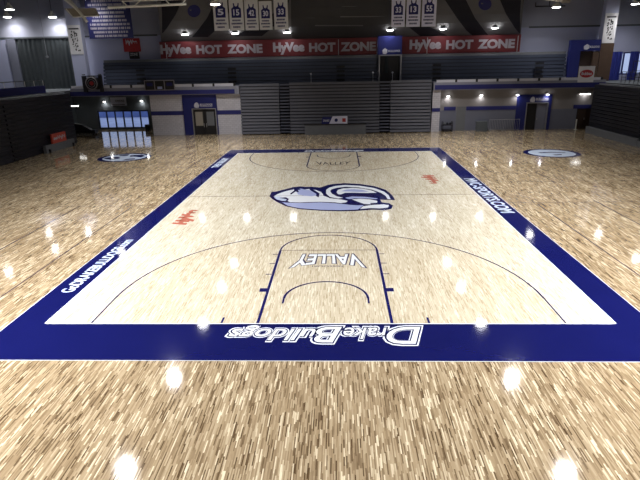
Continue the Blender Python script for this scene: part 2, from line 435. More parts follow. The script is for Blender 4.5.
# side court logos
for cx, cy, kind in ((-16.2, 27.3, 0), (16.25, 26.95, 1)):
    R = 2.0
    MB().ring(cx, cy, z2, R-.36, R, seg=64).build('painted_logo', M['navy'], fl)
    b = MB(); b.poly([(cx+(R-.36)*math.cos(2*math.pi*i/48), cy+(R-.36)*math.sin(2*math.pi*i/48), z1) for i in range(48)]); b.build('painted_logo', M['pale'], fl)
    if kind == 0:
        for pp in ([(-1.6,-.2),(-1.1,.3),(-.5,.2),(-.2,-.5),(-.7,-1.0),(-1.2,-.7)], [(.1,.9),(.9,1.2),(1.4,.6),(1.3,-.1),(.8,.3),(.3,.3)], [(-.9,1.2),(-.2,1.4),(-.1,.8),(-.7,.7)], [(.3,-1.3),(1.1,-1.0),(1.0,-.5),(.4,-.7)]):
            MB().poly([(cx+x, cy+y, z3) for x, y in pp]).build('painted_logo', M['navy'], fl)
    else:
        for pp in ([(-.9,.3),(.2,.5),(1.1,.1),(.9,-.1),(.1,.2),(-.8,.0)], [(-.2,-.7),(.5,-.6),(.4,-.9),(-.1,-1.0)]):
            MB().poly([(cx+x, cy+y, z3) for x, y in pp]).build('painted_logo', M['navy'], fl)

# ================================================================== ROOM SHELL
T = .3
box('ceiling', (-XW, XW, Y0, YB+T, ZC, ZC+T), M['ceil'], **S)
b = MB().box(-XW-T, -XW, Y0, YB+T, 0, ZC); b.build('wall_left', M['wall'], **S)
b = MB().box(XW, XW+T, Y0, YB+T, 0, ZC); b.build('wall_right', M['wall'], **S)
box('wall_front', (-XW-T, XW+T, Y0-T, Y0, 0, ZC), M['wall'], **S)
# back wall with a low window band on the left and one upstairs on the right
wl, wr, wb, wt = -26.7, -20.85, .12, 2.1       # lower windows
ul, ur, ub, ut = 29.6, 36.5, 5.0, 7.25        # upper windows
b = MB()
b.box(-XW, wl, YB, YB+T, 0, 4.2).box(wr, XW, YB, YB+T, 0, 4.2).box(wl, wr, YB, YB+T, 0, wb).box(wl, wr, YB, YB+T, wt, 4.2)
b.build('wall_back', M['greenwall'], **S)
b = MB()
b.box(-XW, ul, YB, YB+T, 4.2, 9.85).box(ur, XW, YB, YB+T, 4.2, 9.85).box(ul, ur, YB, YB+T, 4.2, ub).box(ul, ur, YB, YB+T, ut, 9.85)
b.build('wall_back', M['wall'], **S)
box('wall_back', (-XW, XW, YB, YB+T, 9.85, ZC), M['wall_up'], **S)
b = MB().box(-XW, -18.9, YB-.05, YB-.001, 9.78, 9.95).box(20.2, XW, YB-.05, YB-.001, 9.78, 9.95)
b.build('trim_1', M['greenwall'], **S)

# windows
def window(name, x0, x1, z0, z1_, n, fm):
    f = MB(); w = .13
    f.box(x0, x1, YB+.05, YB+.2, z0, z0+w).box(x0, x1, YB+.05, YB+.2, z1_-w, z1_)
    for i in range(n+1):
        x = x0 + (x1-x0-w)*i/n; f.box(x, x+w, YB+.05, YB+.2, z0+w, z1_-w)
    r = f.build(name, fm, **S)
    for i in range(n):
        x = x0 + (x1-x0-w)*i/n
        box('window_pane', (x+w, x0+(x1-x0-w)*(i+1)/n, YB+.11, YB+.13, z0+w, z1_-w), M['glass'], r)
window('window_1', wl, wr, wb, wt, 6, M['dmetal'])
window('window_2', ul, ur, ub, ut, 9, M['blue'])
# outside
box('ground', (-60, 60, YB+T, 120, -.3, -.02), M['asphalt'], **S)

# balcony round the hall
BZ = 4.72
box('trim_2', (-26.35, -9.4, 40.5, 40.8, 3.95, BZ), M['fascia'], **S)
box('trim_2', (9.62, 26.0, 40.5, 40.8, 3.98, BZ), M['fascia'], **S)
box('trim_3', (-26.35, -9.4, 40.8, YB, 4.3, BZ), M['greywall'], **S)
box('trim_3', (-9.4, 9.62, 41.9, YB, 4.3, BZ), M['greywall'], **S)
box('trim_3', (9.62, 26.0, 40.8, YB, 4.3, BZ), M['greywall'], **S)
box('trim_4', (-26.35, -9.85, 40.44, 40.5, 4.02, 4.42), M['blue'], **S)
box('trim_4', (9.75, 26.0, 40.44, 40.5, 4.06, 4.48), M['blue'], **S)
box('trim_5', (-XW, -26.36, Y0, YB, 4.3, 4.55), M['greenwall'], **S)
box('trim_5', (26.01, XW, Y0, YB, 4.2, 4.45), M['greenwall'], **S)
# white curb panels between dark brackets along the balcony edge
def curb(x0, x1, n, z0, z1_, lab):
    w = (x1-x0)/n
    r = thing('balcony_curb', lab, 'curb', ((x0+x1)/2, 40.6, BZ))
    for i in range(n):
        box('curb_panel', (x0+w*i+.1, x0+w*(i+1)-.1, 40.56, 40.62, z0, z1_), M['curb'], r)
        box('bracket', (x0+w*(i+1)-.099, x0+w*(i+1)+.099, 40.52, 40.64, z0, z1_+.02), M['black'], r)
curb(-26.3, -9.85, 8, BZ+.001, BZ+.26, 'white curb panels with dark brackets on the balcony edge left of the middle bleachers')
curb(9.8, 25.6, 8, BZ+.001, BZ+.24, 'white curb panels with dark brackets on the balcony edge right of the middle bleachers')

# lower back wall panels
WY = 41.3
box('wall_back', (-18.55, -15.25, 40.9, 41.2, 0, 4.0), M['block'], **S)
box('wall_back', (-11.8, -9.4, 40.9, 41.2, 0, 4.0), M['block'], **S)
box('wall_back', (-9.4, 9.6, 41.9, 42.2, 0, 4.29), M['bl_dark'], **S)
box('wall_back', (-18.55, -18.35, 41.2, YB, 0, 4.29), M['greenwall'], **S)
box('wall_left', (-29.4, -29.1, 40.5, YB, 0, 4.29), M['greenwall'], **S)
box('trim_6', (-18.56, -15.25, 40.86, 40.9, 1.98, 2.38), M['blue'], **S)
box('trim_6', (-11.8, -9.4, 40.86, 40.9, 1.98, 2.38), M['blue'], **S)
# right of the bleachers: pier, tan upper wall, grey lower wall
box('wall_back', (9.62, 10.4, 40.7, 41.2, 0, 4.0), M['block'], **S)
box('trim_7', (9.62, 10.4, 40.66, 40.7, 1.95, 2.3), M['blue'], **S)
# wall at right is split around two doorways
dxa, dxb = 18.9, 21.15          # dark doorway
dxc, dxd = 24.0, 25.9
b = MB().box(10.4, 18.0, WY, WY+.3, 2.0, 4.29).box(18.0, 21.4, WY, WY+.3, 3.42, 4.29).box(21.4, 26.3, WY, WY+.3, 2.0, 4.29)
b.build('wall_back', M['tanwall'], **S)
b = MB().box(10.4, 18.0, WY, WY+.3, 0, 2.0).box(21.4, dxc, WY, WY+.3, 0, 2.0).box(dxd, 26.3, WY, WY+.3, 0, 2.0)
b.build('wall_back', M['greywall'], **S)
for x0, x1 in ((10.9, 12.05), (13.1, 17.98), (23.6, 26.0)):
    box('trim_8', (x0, x1, WY-.04, WY-.001, 2.0, 2.36), M['blue'], **S)

# portals ----------------------------------------------------------------
def portal(x0, x1, z1_, d0, d1, dz, y, label, half_open, plate):
    r = thing('entry_portal', label, 'doorway', ((x0+x1)/2, y, 0))
    b = MB().box(x0, d0, y, y+.25, 0, z1_).box(d1, x1, y, y+.25, 0, z1_).box(d0, d1, y, y+.25, dz, z1_)
    b.build('portal_panel', M['bluep'], r)
    w = .09
    MB().box(d0, d0+w, y-.04, y+.2, 0, dz).box(d1-w, d1, y-.04, y+.2, 0, dz).box(d0+w, d1-w, y-.04, y+.2, dz-w, dz)\
        .build('door_frame', M['metal'], r)
    mid = (d0+d1)/2
    if half_open:
        d = box('door_leaf', (mid+.02, d1-w-.01, y+.1, y+.16, .01, dz-w-.01), M['greywall'], r)
        box('door_handle', (mid+.1, mid+.14, y+.04, y+.1, .95, 1.15), M['metal'], d)
        box('door_opening', (d0+w, mid, y+.17, y+.19, 0, dz-w), M['black'], r)
    else:
        for a, c in ((d0+w+.01, mid-.02), (mid+.02, d1-w-.01)):
            d = box('door_leaf', (a, c, y+.1, y+.16, .01, dz-w-.01), M['black'], r)
            box('door_window', (a+.18, c-.18, y+.09, y+.099, .9, dz-.35), M['tan'] if a < mid-.3 else M['concrete'], d)
            box('door_handle', ((c-.12) if a < mid-.3 else (a+.08), (c-.08) if a < mid-.3 else (a+.12), y+.04, y+.1, .75, 1.15), M['metal'], d)
    # bulldog head and team lettering
    lx, lz, s = plate
    MB().prism([(lx+s*a, y-.02, lz+s*c) for a, c in ((0,0),(.5,-.15),(1.0,-.1),(1.15,.4),(.95,.95),(.55,1.2),(.1,.9),(-.1,.4))], (0, .019, 0)).build('bulldog_emblem', M['wlett'], r)
    text('portal_lettering', 'BULLDOGS', (lx+s*1.35, y-.01, lz+s*.35), (1, 0, 0), (0, 0, 1), s*3.0, s*.5, M['wlett'], r, bold=.03, thick=.008)
    MB().box(lx+s*1.35, lx+s*4.3, y-.012, y-.001, lz+s*.12, lz+s*.2).build('logo_underline', M['wlett'], r)
    return r
portal(-15.24, -11.82, 4.0, -14.35, -11.9, 2.62, 40.75, 'royal blue entry wall with glazed double doors left of the middle bleachers', False, (-14.05, 2.72, .42))
portal(18.0, 21.4, 3.4, 18.95, 21.1, 2.66, 41.2, 'royal blue entry wall with half open dark doorway on the right', True, (19.3, 2.74, .4))
r = thing('double_door', 'dark brown double door in the grey wall beside the right bleachers', 'door', ((dxc+dxd)/2, WY, 0))
for a, c in ((dxc+.06, (dxc+dxd)/2-.01), ((dxc+dxd)/2+.01, dxd-.06)):
    d = box('door_leaf', (a, c, WY+.06, WY+.12, .01, 1.92), M['brown'], r)
    box('door_handle', (c-.16, c-.1, WY, WY+.06, .9, 1.1), M['metal'], d)
MB().box(dxc, dxc+.06, WY, WY+.2, 0, 1.99).box(dxd-.06, dxd, WY, WY+.2, 0, 1.99).box(dxc+.06, dxd-.06, WY, WY+.2, 1.93, 1.99).build('door_frame', M['dmetal'], r)
box('door_5', (12.15, 13.05, WY-.06, WY-.002, 0, 2.35), M['concrete'], **S)

# ================================================================== BLEACHERS
def bleacher(x0, x1, y, z1_, n, label, face, group, base=0.0, name='retractable_bleacher', step=.03, gap=.3):
    r = thing(name, label, 'bleachers', ((x0+x1)/2, y+.3, base), group)
    h = (z1_-base)/n
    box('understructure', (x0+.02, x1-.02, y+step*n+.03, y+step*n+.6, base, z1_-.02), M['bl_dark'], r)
    for i in range(n):
        z = base+h*i; yy = y+step*i
        b = MB()
        b.prism([(x0, yy, z+h*gap), (x0, yy+.03, z+h*(gap+.04)), (x0, yy+.05, z+h), (x0, y+step*n+.03, z+h), (x0, y+step*n+.03, z+h*gap)], (x1-x0, 0, 0))
        b.build('seat_row', face, r)
    return r
bleacher(-9.35, -5.47, 40.15, 4.88, 16, 'grey folded bleacher section left of the left aisle steps', M['bl_face'], 'lower bleachers along the back')
mid_bl = bleacher(-4.43, 4.42, 40.15, 4.93, 16, 'wide grey folded bleacher section in the middle, behind the low grey panel', M['bl_face'], 'lower bleachers along the back')
bleacher(5.48, 9.45, 40.15, 4.98, 16, 'grey folded bleacher section right of the right aisle steps', M['bl_face'], 'lower bleachers along the back')
def aisle(x0, x1, y, z1_, n, label):
    r = thing('aisle_steps', label, 'steps', ((x0+x1)/2, y+.5, 0), 'aisle steps of the lower bleachers')
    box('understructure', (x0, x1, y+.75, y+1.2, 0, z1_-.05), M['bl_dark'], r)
    h = z1_/n
    for i in range(n):
        z = h*i
        box('step_tread', (x0+.02, x1-.02, y+.03*i, y+.75, z+h*.62, z+h*.98), M['step'], r)
aisle(-5.43, -4.47, 40.25, 4.8, 16, 'dark stepped aisle between the left and middle back bleachers')
aisle(4.46, 5.44, 40.25, 4.9, 16, 'dark stepped aisle between the middle and right back bleachers')

# upper bleachers on the balcony
def ub(x0, x1, label, aisles):
    r = bleacher(x0, x1, 43.8, 7.15, 7, label, M['bl_up'], 'upper bleachers on the balcony', base=BZ, name='upper_bleacher', step=.10, gap=.18)
    box('top_board', (x0, x1, 44.6, 44.75, 7.15, 7.4), M['concrete'], r)
    for ax in aisles:
        for k in range(4):
            box('aisle_step', (ax-.42, ax+.42, 43.55+k*.03, 43.79, 4.95+k*.42, 5.16+k*.42), M['black'], r)
ub(-24.3, 4.45, 'long slate grey upper bleachers left of the white framed opening', (-20.2, -10.6, .62))
ub(6.9, 23.55, 'slate grey upper bleachers right of the white framed opening', (10.4, 20.7))

# opening between the upper bleachers
r = thing('upper_opening', 'white framed dark opening between the two upper bleachers, under a blue panel', 'doorway', (5.68, 44, BZ))
MB().box(4.52, 4.62, 43.7, 44.3, BZ, 7.4).box(6.72, 6.82, 43.7, 44.3, BZ, 7.4).box(4.62, 6.72, 43.7, 44.3, 7.3, 7.4).build('opening_frame', M['metal'], r)
box('dark_back', (4.62, 6.72, 44.5, 44.6, BZ, 7.3), M['black'], r)
box('hanging_curtain', (5.2, 5.5, 44.3, 44.4, 5.6, 7.25), M['fabric'], r)
pn = box('blue_panel', (4.42, 6.88, 44.3, 44.45, 7.42, 9.2), M['bluep'], r)
MB().prism([(4.95+a, 44.28, 7.5+c) for a, c in ((0,0),(.3,-.05),(.45,.1),(.45,.4),(.2,.55),(-.05,.35))], (0, .018, 0)).build('bulldog_emblem', M['wlett'], r)
text('portal_lettering', 'BULLDOGS', (5.5, 44.29, 7.66), (1, 0, 0), (0, 0, 1), 1.2, .2, M['wlett'], r, bold=.02, thick=.008)
# small lights seen on the upper bleachers
# right blue portal upstairs
r = thing('upper_portal', 'blue upper portal with brown doorway at the right end of the upper bleachers', 'doorway', (25, 44, BZ))
MB().box(23.65, 24.7, 43.9, 44.4, BZ, 8.45).box(24.7, 26.6, 43.9, 44.4, 7.4, 8.45).build('portal_panel', M['bluep'], r)
box('door_recess', (24.71, 26.0, 44.2, 44.4, BZ, 7.39), M['brown'], r)
box('side_panel', (26.01, 26.6, 43.95, 44.4, BZ, 7.34), M['brown2'], r)
MB().prism([(25.0+a, 43.88, 7.55+c) for a, c in ((0,0),(.3,-.05),(.5,.1),(.5,.35),(.25,.5),(-.05,.3))], (0, .018, 0)).build('bulldog_emblem', M['wlett'], r)
text('portal_lettering', 'BULLDOGS', (25.55, 43.89, 7.68), (1, 0, 0), (0, 0, 1), .95, .2, M['wlett'], r, bold=.03, thick=.008)

# side bleachers (black, folded)
def side(sx, ya, yb, xf, zt, label, aisles):
    r = thing('side_bleacher', label, 'bleachers', (sx*(xf+.5), (ya+yb)/2, 0), 'black folded side bleachers')
    n = 14; h = zt/n
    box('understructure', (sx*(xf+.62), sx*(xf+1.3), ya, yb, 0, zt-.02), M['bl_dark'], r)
    for i in range(n):
        x = xf+.003*i; z = h*i
        b = MB()
        b.prism([(sx*x, ya, z+h*.08), (sx*(x+.004), ya, z+h), (sx*(xf+.61), ya, z+h), (sx*(xf+.61), ya, z+h*.08)], (0, yb-ya, 0))
        b.build('seat_row', M['bl_side'], r)
    for ay in aisles:
        for i in range(n-1):
            x = xf+.003*i
            box('aisle_step', (sx*(x-.10), sx*(x+.02), ay-.5, ay+.5, h*i+h*.35, h*i+h*.75), M['black'], r)
    MB().tube([(sx*(xf+.5), ya, zt+.06), (sx*(xf+.5), yb, zt+.06)], .05).build('top_rail', M['metal'], r)
    return r
side(-1, -14, 35.7, 24.0, 4.5, 'long black folded bleachers along the left side of the hall', (26.2, 14, 2))
side(1, -14, 38.9, 24.2, 4.35, 'long black folded bleachers along the right side of the hall', (20, 6))

# low grey panel with a red sign before the left bleachers
r = thing('low_barrier', 'low grey barrier at the foot of the left bleachers', 'barrier', (-23.6, 32.2, 0))
box('barrier_panel', (-23.85, -23.6, 29.6, 34.4, 0, .62), M['concrete'], r)
for yy in (30, 34): box('barrier_foot', (-23.6, -23.45, yy-.06, yy+.06, 0, .3), M['dmetal'], r)
r = thing('red_sign', 'bright red store sign standing on the low grey barrier at left', 'sign', (-23.75, 32.2, .62))
box('sign_board', (-23.82, -23.68, 30.9, 33.2, .621, 1.4), M['redbright'], r)
text('sign_lettering', 'HyVee', (-23.67, 33.0, .82), (0, -1, 0), (0, 0, 1), 1.9, .38, M['wlett'], r, bold=.03)
# the same words must read from the court: tops up, running away from the camera
# grey kick wall before the right bleachers
box('low_barrier', (23.75, 23.95, 29.5, 38.4, 0, .62), M['concrete'], label='long low grey barrier at the foot of the right bleachers', cat='barrier')
box('low_barrier', (23.75, 23.95, 22.0, 29.45, 0, .45), M['concrete'], label='shorter low grey barrier nearest the camera before the right bleachers', cat='barrier')

# grey low panel + score table sign in front of the middle bleachers
r = thing('score_table', 'low grey table front with dark top before the middle bleachers', 'table', (0.1, 39.6, 0))
box('table_front', (-2.95, 3.05, 39.55, 39.62, 0, .95), M['concrete'], r)
box('table_top', (-3.0, 3.1, 39.5, 39.85, .951, 1.03), M['black'], r)
for x in (-2.8, 0, 2.9): box('table_leg', (x-.04, x+.04, 39.75, 39.82, 0, .95), M['dmetal'], r)
r = thing('sign_board', 'blue and white slanted sign board on the middle of the score table', 'sign', (0, 39.6, 1.03))
MB().prism([(-1.3, 39.6, 1.031), (-.55, 39.6, 1.031), (-.25, 39.6, 1.68), (-1.2, 39.6, 1.68)], (0, .1, 0)).build('blue_panel', M['bluep'], r)
MB().prism([(-.54, 39.6, 1.031), (1.25, 39.6, 1.031), (1.25, 39.6, 1.76), (-.2, 39.6, 1.76)], (0, .1, 0)).build('white_panel', M['vinylb'], r)
text('sign_lettering', 'DRAKE', (-1.12, 39.59, 1.25), (1, 0, 0), (0, 0, 1), .6, .2, M['wlett'], r, bold=.02)
MB().prism([(.75, 39.585, 1.2), (1.08, 39.585, 1.2), (1.08, 39.585, 1.55), (.75, 39.585, 1.55)], (0, .014, 0)).build('red_emblem', M['redsign'], r)
MB().prism([(.05+.17*math.cos(t*math.pi/4)+.1, 39.585, 1.38+.17*math.sin(t*math.pi/4)) for t in range(8)], (0, .014, 0)).build('blue_emblem', M['bluep'], r)

# ================================================================== BULKHEAD (curved, above the upper bleachers)
PROF = [(45.25, 9.15), (44.0, 9.72), (43.2, 10.2), (42.5, 10.9), (42.0, 11.8), (41.7, 12.8), (41.6, 14.45)]
def on_bulk(px, py, off=0.0):
    d = (fw*FPX + rt*(px-320) + up*(240-py)).normalized()
    for (ya, za), (yb, zb) in zip(PROF, PROF[1:]):
        nrm = Vector((0, zb-za, ya-yb)).normalized()     # normal of that strip
        if nrm.y > 0: nrm = -nrm
        den = d.dot(nrm)
        p0 = Vector((0, ya, za))+nrm*off
        t = (p0-CAM).dot(nrm)/den
        p = CAM+d*t
        if min(za, zb)-.25 <= p.z <= max(za, zb)+.02: return p
    return CAM + d*((41.6-off-CAM.y)/d.y)
BX0, BX1 = -18.55, 19.55
bk = MB()
outl_ = PROF + [(46.4, 14.45), (46.4, 9.15)]
L_ = [(at(159, 20, 'y', y).x, y, z) for y, z in outl_]; R_ = [(at(522, 20, 'y', y).x, y, z) for y, z in outl_]
k_ = len(L_); bk.v = L_ + R_
bk.f = [list(range(k_)), list(range(2*k_-1, k_-1, -1))] + [[(i+1) % k_, i, i+k_, (i+1) % k_+k_] for i in range(k_)]
bulk = bk.build('trim_9', M['bulk'], **S)
def zy(z):
    for (ya, za), (yb, zb) in zip(PROF, PROF[1:]):
        if za <= z <= zb: return ya+(yb-ya)*(z-za)/(zb-za)
    return 41.6
def strip(edge, name, m):
    """painted stripe: edge = rows (py, px0, px1) followed down the curved face"""
    b = MB(); rows = []
    K = 8
    full = []
    for (a, c) in zip(edge, edge[1:]):
        for k in range(K): full.append([a[j]+(c[j]-a[j])*k/K for j in range(3)])
    full.append(list(edge[-1]))
    for py, a, c in full:
        p, q = on_bulk(a, py, .02), on_bulk(c, py, .02)
        rows.append((p, q))
    for (p, q), (r_, s_) in zip(rows, rows[1:]): b.poly([p, q, s_, r_])
    return b.build(name, m, bulk)
ctr = 341
for sgn in (1, -1):
    fx = lambda x: x if sgn == 1 else 2*ctr-x
    strip([(-12, fx(436), fx(460)), (0, fx(445), fx(466)), (18, fx(457), fx(475)), (30, fx(466), fx(484)), (37, fx(474), fx(490))], 'dark_stripe', M['bulkk'])
    strip([(-12, fx(494), fx(521)), (0, fx(500), fx(521)), (14, fx(506), fx(520)), (28, fx(515), fx(520)), (33, fx(519), fx(520))], 'dark_stripe', M['bulkk'])
    strip([(-12, fx(390), fx(396)), (12, fx(396), fx(407)), (24, fx(405), fx(424)), (36, fx(420), fx(448))], 'dark_stripe', M['bulkk'])
strip([(-12, 292, 388), (0, 291, 391), (20, 291, 393), (38, 292, 396)], 'centre_panel', M['bulkd'])
for (px, py) in ((194, 11), (485, 4)):
    b = MB(); b.poly([on_bulk(px+6.5*math.cos(t), py+6.2*math.sin(t), .04) for t in (2*math.pi*k/24 for k in range(24))]); b.build('round_blue_emblem', M['jersey'], bulk)

# ================================================================== red HOT ZONE banners
def wallrect(p0, p1, y):
    a, c = at(p0[0], p0[1], 'y', y), at(p1[0], p1[1], 'y', y); return a.x, c.x, c.z, a.z
YR = 45.0
def hot(x0, x1, label, words):
    r = thing('store_banner', label, 'banner', ((x0+x1)/2, YR, 7.45), 'red banners above the upper bleachers')
    box('banner_cloth', (x0, x1, YR, YR+.05, 7.45, 9.12), M['red'], r)
    for wd, pa, pb in words:
        a, c = at(pa, 47, 'y', YR).x, at(pb, 47, 'y', YR).x
        big = wd == 'HyVee'
        text('banner_lettering', wd, (a, YR-.012, 7.62 if big else 7.82), (1, 0, 0), (0, 0, 1), c-a, 1.2 if big else .9, M['lett'], r, bold=.05 if not big else .06, thick=.01)
hot(-18.3, 4.38, 'long red banner with two HOT ZONE slogans above the left upper bleachers',
    [('HyVee', 160, 191), ('HOT', 196, 222), ('ZONE', 227, 262.5), ('HyVee', 273, 304.5), ('HOT', 309, 335.5), ('ZONE', 340.5, 376)])
hot(6.95, 19.0, 'shorter red banner with one HOT ZONE slogan above the right upper bleachers',
    [('HyVee', 409.5, 441), ('HOT', 446, 473), ('ZONE', 477.5, 514.5)])
for k, (px, lab) in enumerate(((166, 'thin white pole before the left end of the long red banner'), (338.5, 'thin white pole before the long red banner at its second slogan'),
                (427, 'thin white pole before the shorter red banner near its left end'), (517, 'thin white pole before the right end of the shorter red banner'))):
    x = at(px, 50, 'y', 44.85).x
    b = MB().tube([(x, 44.85, 7.41), (x, 44.85, 9.0)], .035).lathe((x, 44.85, 7.405), [(.09, 0), (.09, .04), (.04, .06)], 10)
    b.build('flag_pole', M['metal'], label=lab, cat='pole', group='thin white poles before the red banners')

# downlights set along the foot of the bulkhead
r0 = None
for k, px in enumerate((185, 235, 287, 338.5, 390, 443, 495)):
    py = {0: 34, 1: 33, 2: 32, 3: 31, 4: 30, 5: 29, 6: 27}[k]
    p = at(px, py, 'y', 43.75)
    loc = (p.x, 43.75, 9.72)
    if k == 3: continue
    lab = ['round downlight under the bulkhead nearest its left end', 'round downlight under the second pair of hanging jersey banners', 'round downlight below the right edge of the left jersey banners',
           '', 'round downlight below the left edge of the right jersey banners', 'round downlight just right of the right jersey banners', 'round downlight under the bulkhead nearest its right end'][k]
    if r0 is None:
        r0 = thing('downlight', lab, 'ceiling light', loc, 'downlights under the bulkhead')
        MB().lathe(loc, [(.20, .0), (.27, .02), (.27, .16), (.1, .2)], 20).build('light_housing', M['dmetal'], r0, smooth=False)
        MB().lathe(loc, [(.30, -.06), (.32, -.03), (.22, -.002)], 20).build('lens', M['lens'], r0)
        MB().tube([(loc[0], loc[1], loc[2]+.19), (loc[0], loc[1], loc[2]+.35)], .03).build('stem', M['dmetal'], r0)
    else: copy_tree(r0, loc, lab)

# ================================================================== jersey banners
YJ = 40.0
def jersey(px0, px1, pyb, num, vin, label):
    a, c = at(px0, pyb, 'y', YJ), at(px1, pyb, 'y', YJ)
    x0, x1, z0 = a.x, c.x, (a.z+c.z)/2; w = x1-x0; h = w*1.95+.15; xm = (x0+x1)/2
    r = thing('jersey_banner', label, 'banner', (xm, YJ, z0), 'jersey banners hanging under the roof')
    box('banner_cloth', (x0, x1, YJ, YJ+.03, z0, z0+h), M[vin], r)
    MB().tube([(x0-.05, YJ+.015, z0+h+.02), (x1+.05, YJ+.015, z0+h+.02)], .03).build('hanging_rod', M['dmetal'], r)
    MB().tube([(xm-w*.4, YJ+.015, z0+h+.03), (xm-w*.4, YJ+.015, ZC)], .012, 5).tube([(xm+w*.4, YJ+.015, z0+h+.03), (xm+w*.4, YJ+.015, ZC)], .012, 5).build('hanging_cable', M['dmetal'], r)
    zb = z0+h*.40; jw = w*.34; jh = h*.46
    sh = [(-1,0),(1,0),(1,.62),(.55,.74),(.62,1),(.40,1),(.28,.82),(0,.76),(-.28,.82),(-.40,1),(-.62,1),(-.55,.74),(-1,.62)]
    MB().prism([(xm+jw*u, YJ-.012, zb+jh*t) for u, t in sh], (0, .011, 0)).build('jersey_print', M['jersey'], r)
    text('jersey_number', num, (xm-jw*.62, YJ-.014, zb+jh*.16), (1, 0, 0), (0, 0, 1), jw*1.24, jh*.42, M['vinylb'], r, bold=.03)
    b = MB(); rr = random.Random(num+label)
    for k, (fz, fwd) in enumerate(((.29, .62), (.19, .76), (.08, .55))):
        ww = w*fwd; n = 7; x = xm-ww/2
        while x < xm+ww/2-.05:
            l = rr.uniform(.05, .11); b.box(x, min(x+l, xm+ww/2), YJ-.006, YJ-.001, z0+h*fz, z0+h*(fz+.055)); x += l+.025
    b.build('name_lettering', M['jersey'], r)
J = [(214.6, 229, 30.6, '5', 'vinyl'), (230.4, 244.4, 30.4, '15', 'vinyl'), (245.6, 259, 30.2, '42', 'vinyl'), (260, 272.6, 29.8, '30', 'vinyl'), (274.6, 288.4, 29.4, '33', 'vinyl'),
     (391.2, 404.6, 27, '33', 'vinylb'), (406, 419.8, 26.8, '13', 'vinylb'), (421.4, 435.6, 26.6, '55', 'vinylb')]
for a in J:
    side_ = 'left' if a[0] < 300 else 'right'
    jersey(*a, f'white hanging banner with navy jersey number {a[3]} in the {side_} set')

# championship banner
x0, x1 = at(87, 20, 'y', 43).x, at(131.5, 20, 'y', 43).x
z0 = at(110, 38.5, 'y', 43).z
r = thing('championship_banner', 'navy banner with rows of white lettering hanging at upper left', 'banner', ((x0+x1)/2, 43, z0))
box('banner_cloth', (x0, x1, 43, 43.04, z0, z0+4.1), M['banner'], r)
MB().tube([(x0, 43.02, z0+4.13), (x1, 43.02, z0+4.13)], .04).build('hanging_rod', M['dmetal'], r)
MB().tube([(x0+.3, 43.02, z0+4.16), (x0+.3, 43.02, ZC)], .015, 5).tube([(x1-.3, 43.02, z0+4.16), (x1-.3, 43.02, ZC)], .015, 5).build('hanging_cable', M['dmetal'], r)
rr = random.Random(3)
for k in range(11):
    b = MB(); zz = z0+.14+k*.36; ww = (x1-x0)*rr.uniform(.68, .9); x = (x0+x1)/2-ww/2; e = x+ww
    while x < e-.05:
        l = rr.uniform(.08, .16); b.box(x, min(x+l, e), 42.99, 42.999, zz, zz+.2); x += l+rr.choice((.035, .035, .1))
    b.build('lettering_row', M['lett'], r)

# column banners
for sx, (pa, pb, pt, pbm), lab in ((-1, (68.5, 81.5, 25, 54.5), 'narrow white printed banner on the left column'), (1, (604, 616.5, 13, 43), 'narrow white printed banner on the right column')):
    y = 44.0
    a, c = at(pa, (pt+pbm)/2, 'y', y).x, at(pb, (pt+pbm)/2, 'y', y).x
    zt, zb = at((pa+pb)/2, pt, 'y', y).z, at((pa+pb)/2, pbm, 'y', y).z
    col = box('wall_column', (a-.02, c+.02, y+.1, y+.8, BZ if abs(c) < 26 else 4.56, ZC), M['wall'], **S)
    col.name = 'trim_10'
    r = thing('column_banner', lab, 'banner', ((a+c)/2, y, zb), 'narrow printed banners on the columns')
    box('banner_cloth', (a, c, y+.04, y+.09, zb, zt), M['vinyl'], r)
    b = MB(); rr = random.Random(sx)
    b.box(a+.15, c-.15, y+.03, y+.039, zt-.42, zt-.28)
    b.build('header_line', M['dmetal'], r)
    b = MB()
    for k in range(40):
        x = rr.uniform(a+.25, c-.35); z = rr.uniform(zb+.3, zt-.7); s = rr.uniform(.05, .14)
        b.prism([(x, y+.03, z), (x+s, y+.03, z+s*.3), (x+s*.8, y+.03, z+s*1.5), (x-s*.2, y+.03, z+s)], (0, .008, 0))
    b.build('printed_figures', M['dmetal'], r)
    if sx > 0:
        box('column_cladding', (a-.04, c+.04, y+.03, y+.098, 4.5, zb-.02), M['brown2'], label='brown wood cladding on the foot of the right column', cat='wall panel')

# red sign with clock on the upper left wall
ys = 46.3
a, c, zb, zt = wallrect((122.5, 38.5), (140.5, 51.5), ys)
r = thing('red_wall_sign', 'red store sign with small dark board under it on the upper left wall', 'sign', ((a+c)/2, ys, zb))
box('sign_board', (a, c, ys, ys+.19, zb, zt), M['redsign'], r)
text('sign_lettering', 'HyVee', (a+.3, ys-.012, zb+.62), (1, 0, 0), (0, 0, 1), c-a-.55, .6, M['wlett'], r, bold=.05, thick=.01)
d = box('message_board', (a+.5, c-.25, ys+.02, ys+.19, zb-.72, zb-.005), M['black'], r)
text('board_lettering', 'ZONE', (a+.6, ys+.01, zb-.42), (1, 0, 0), (0, 0, 1), c-a-.95, .3, M['vinyl'], d, bold=.02)
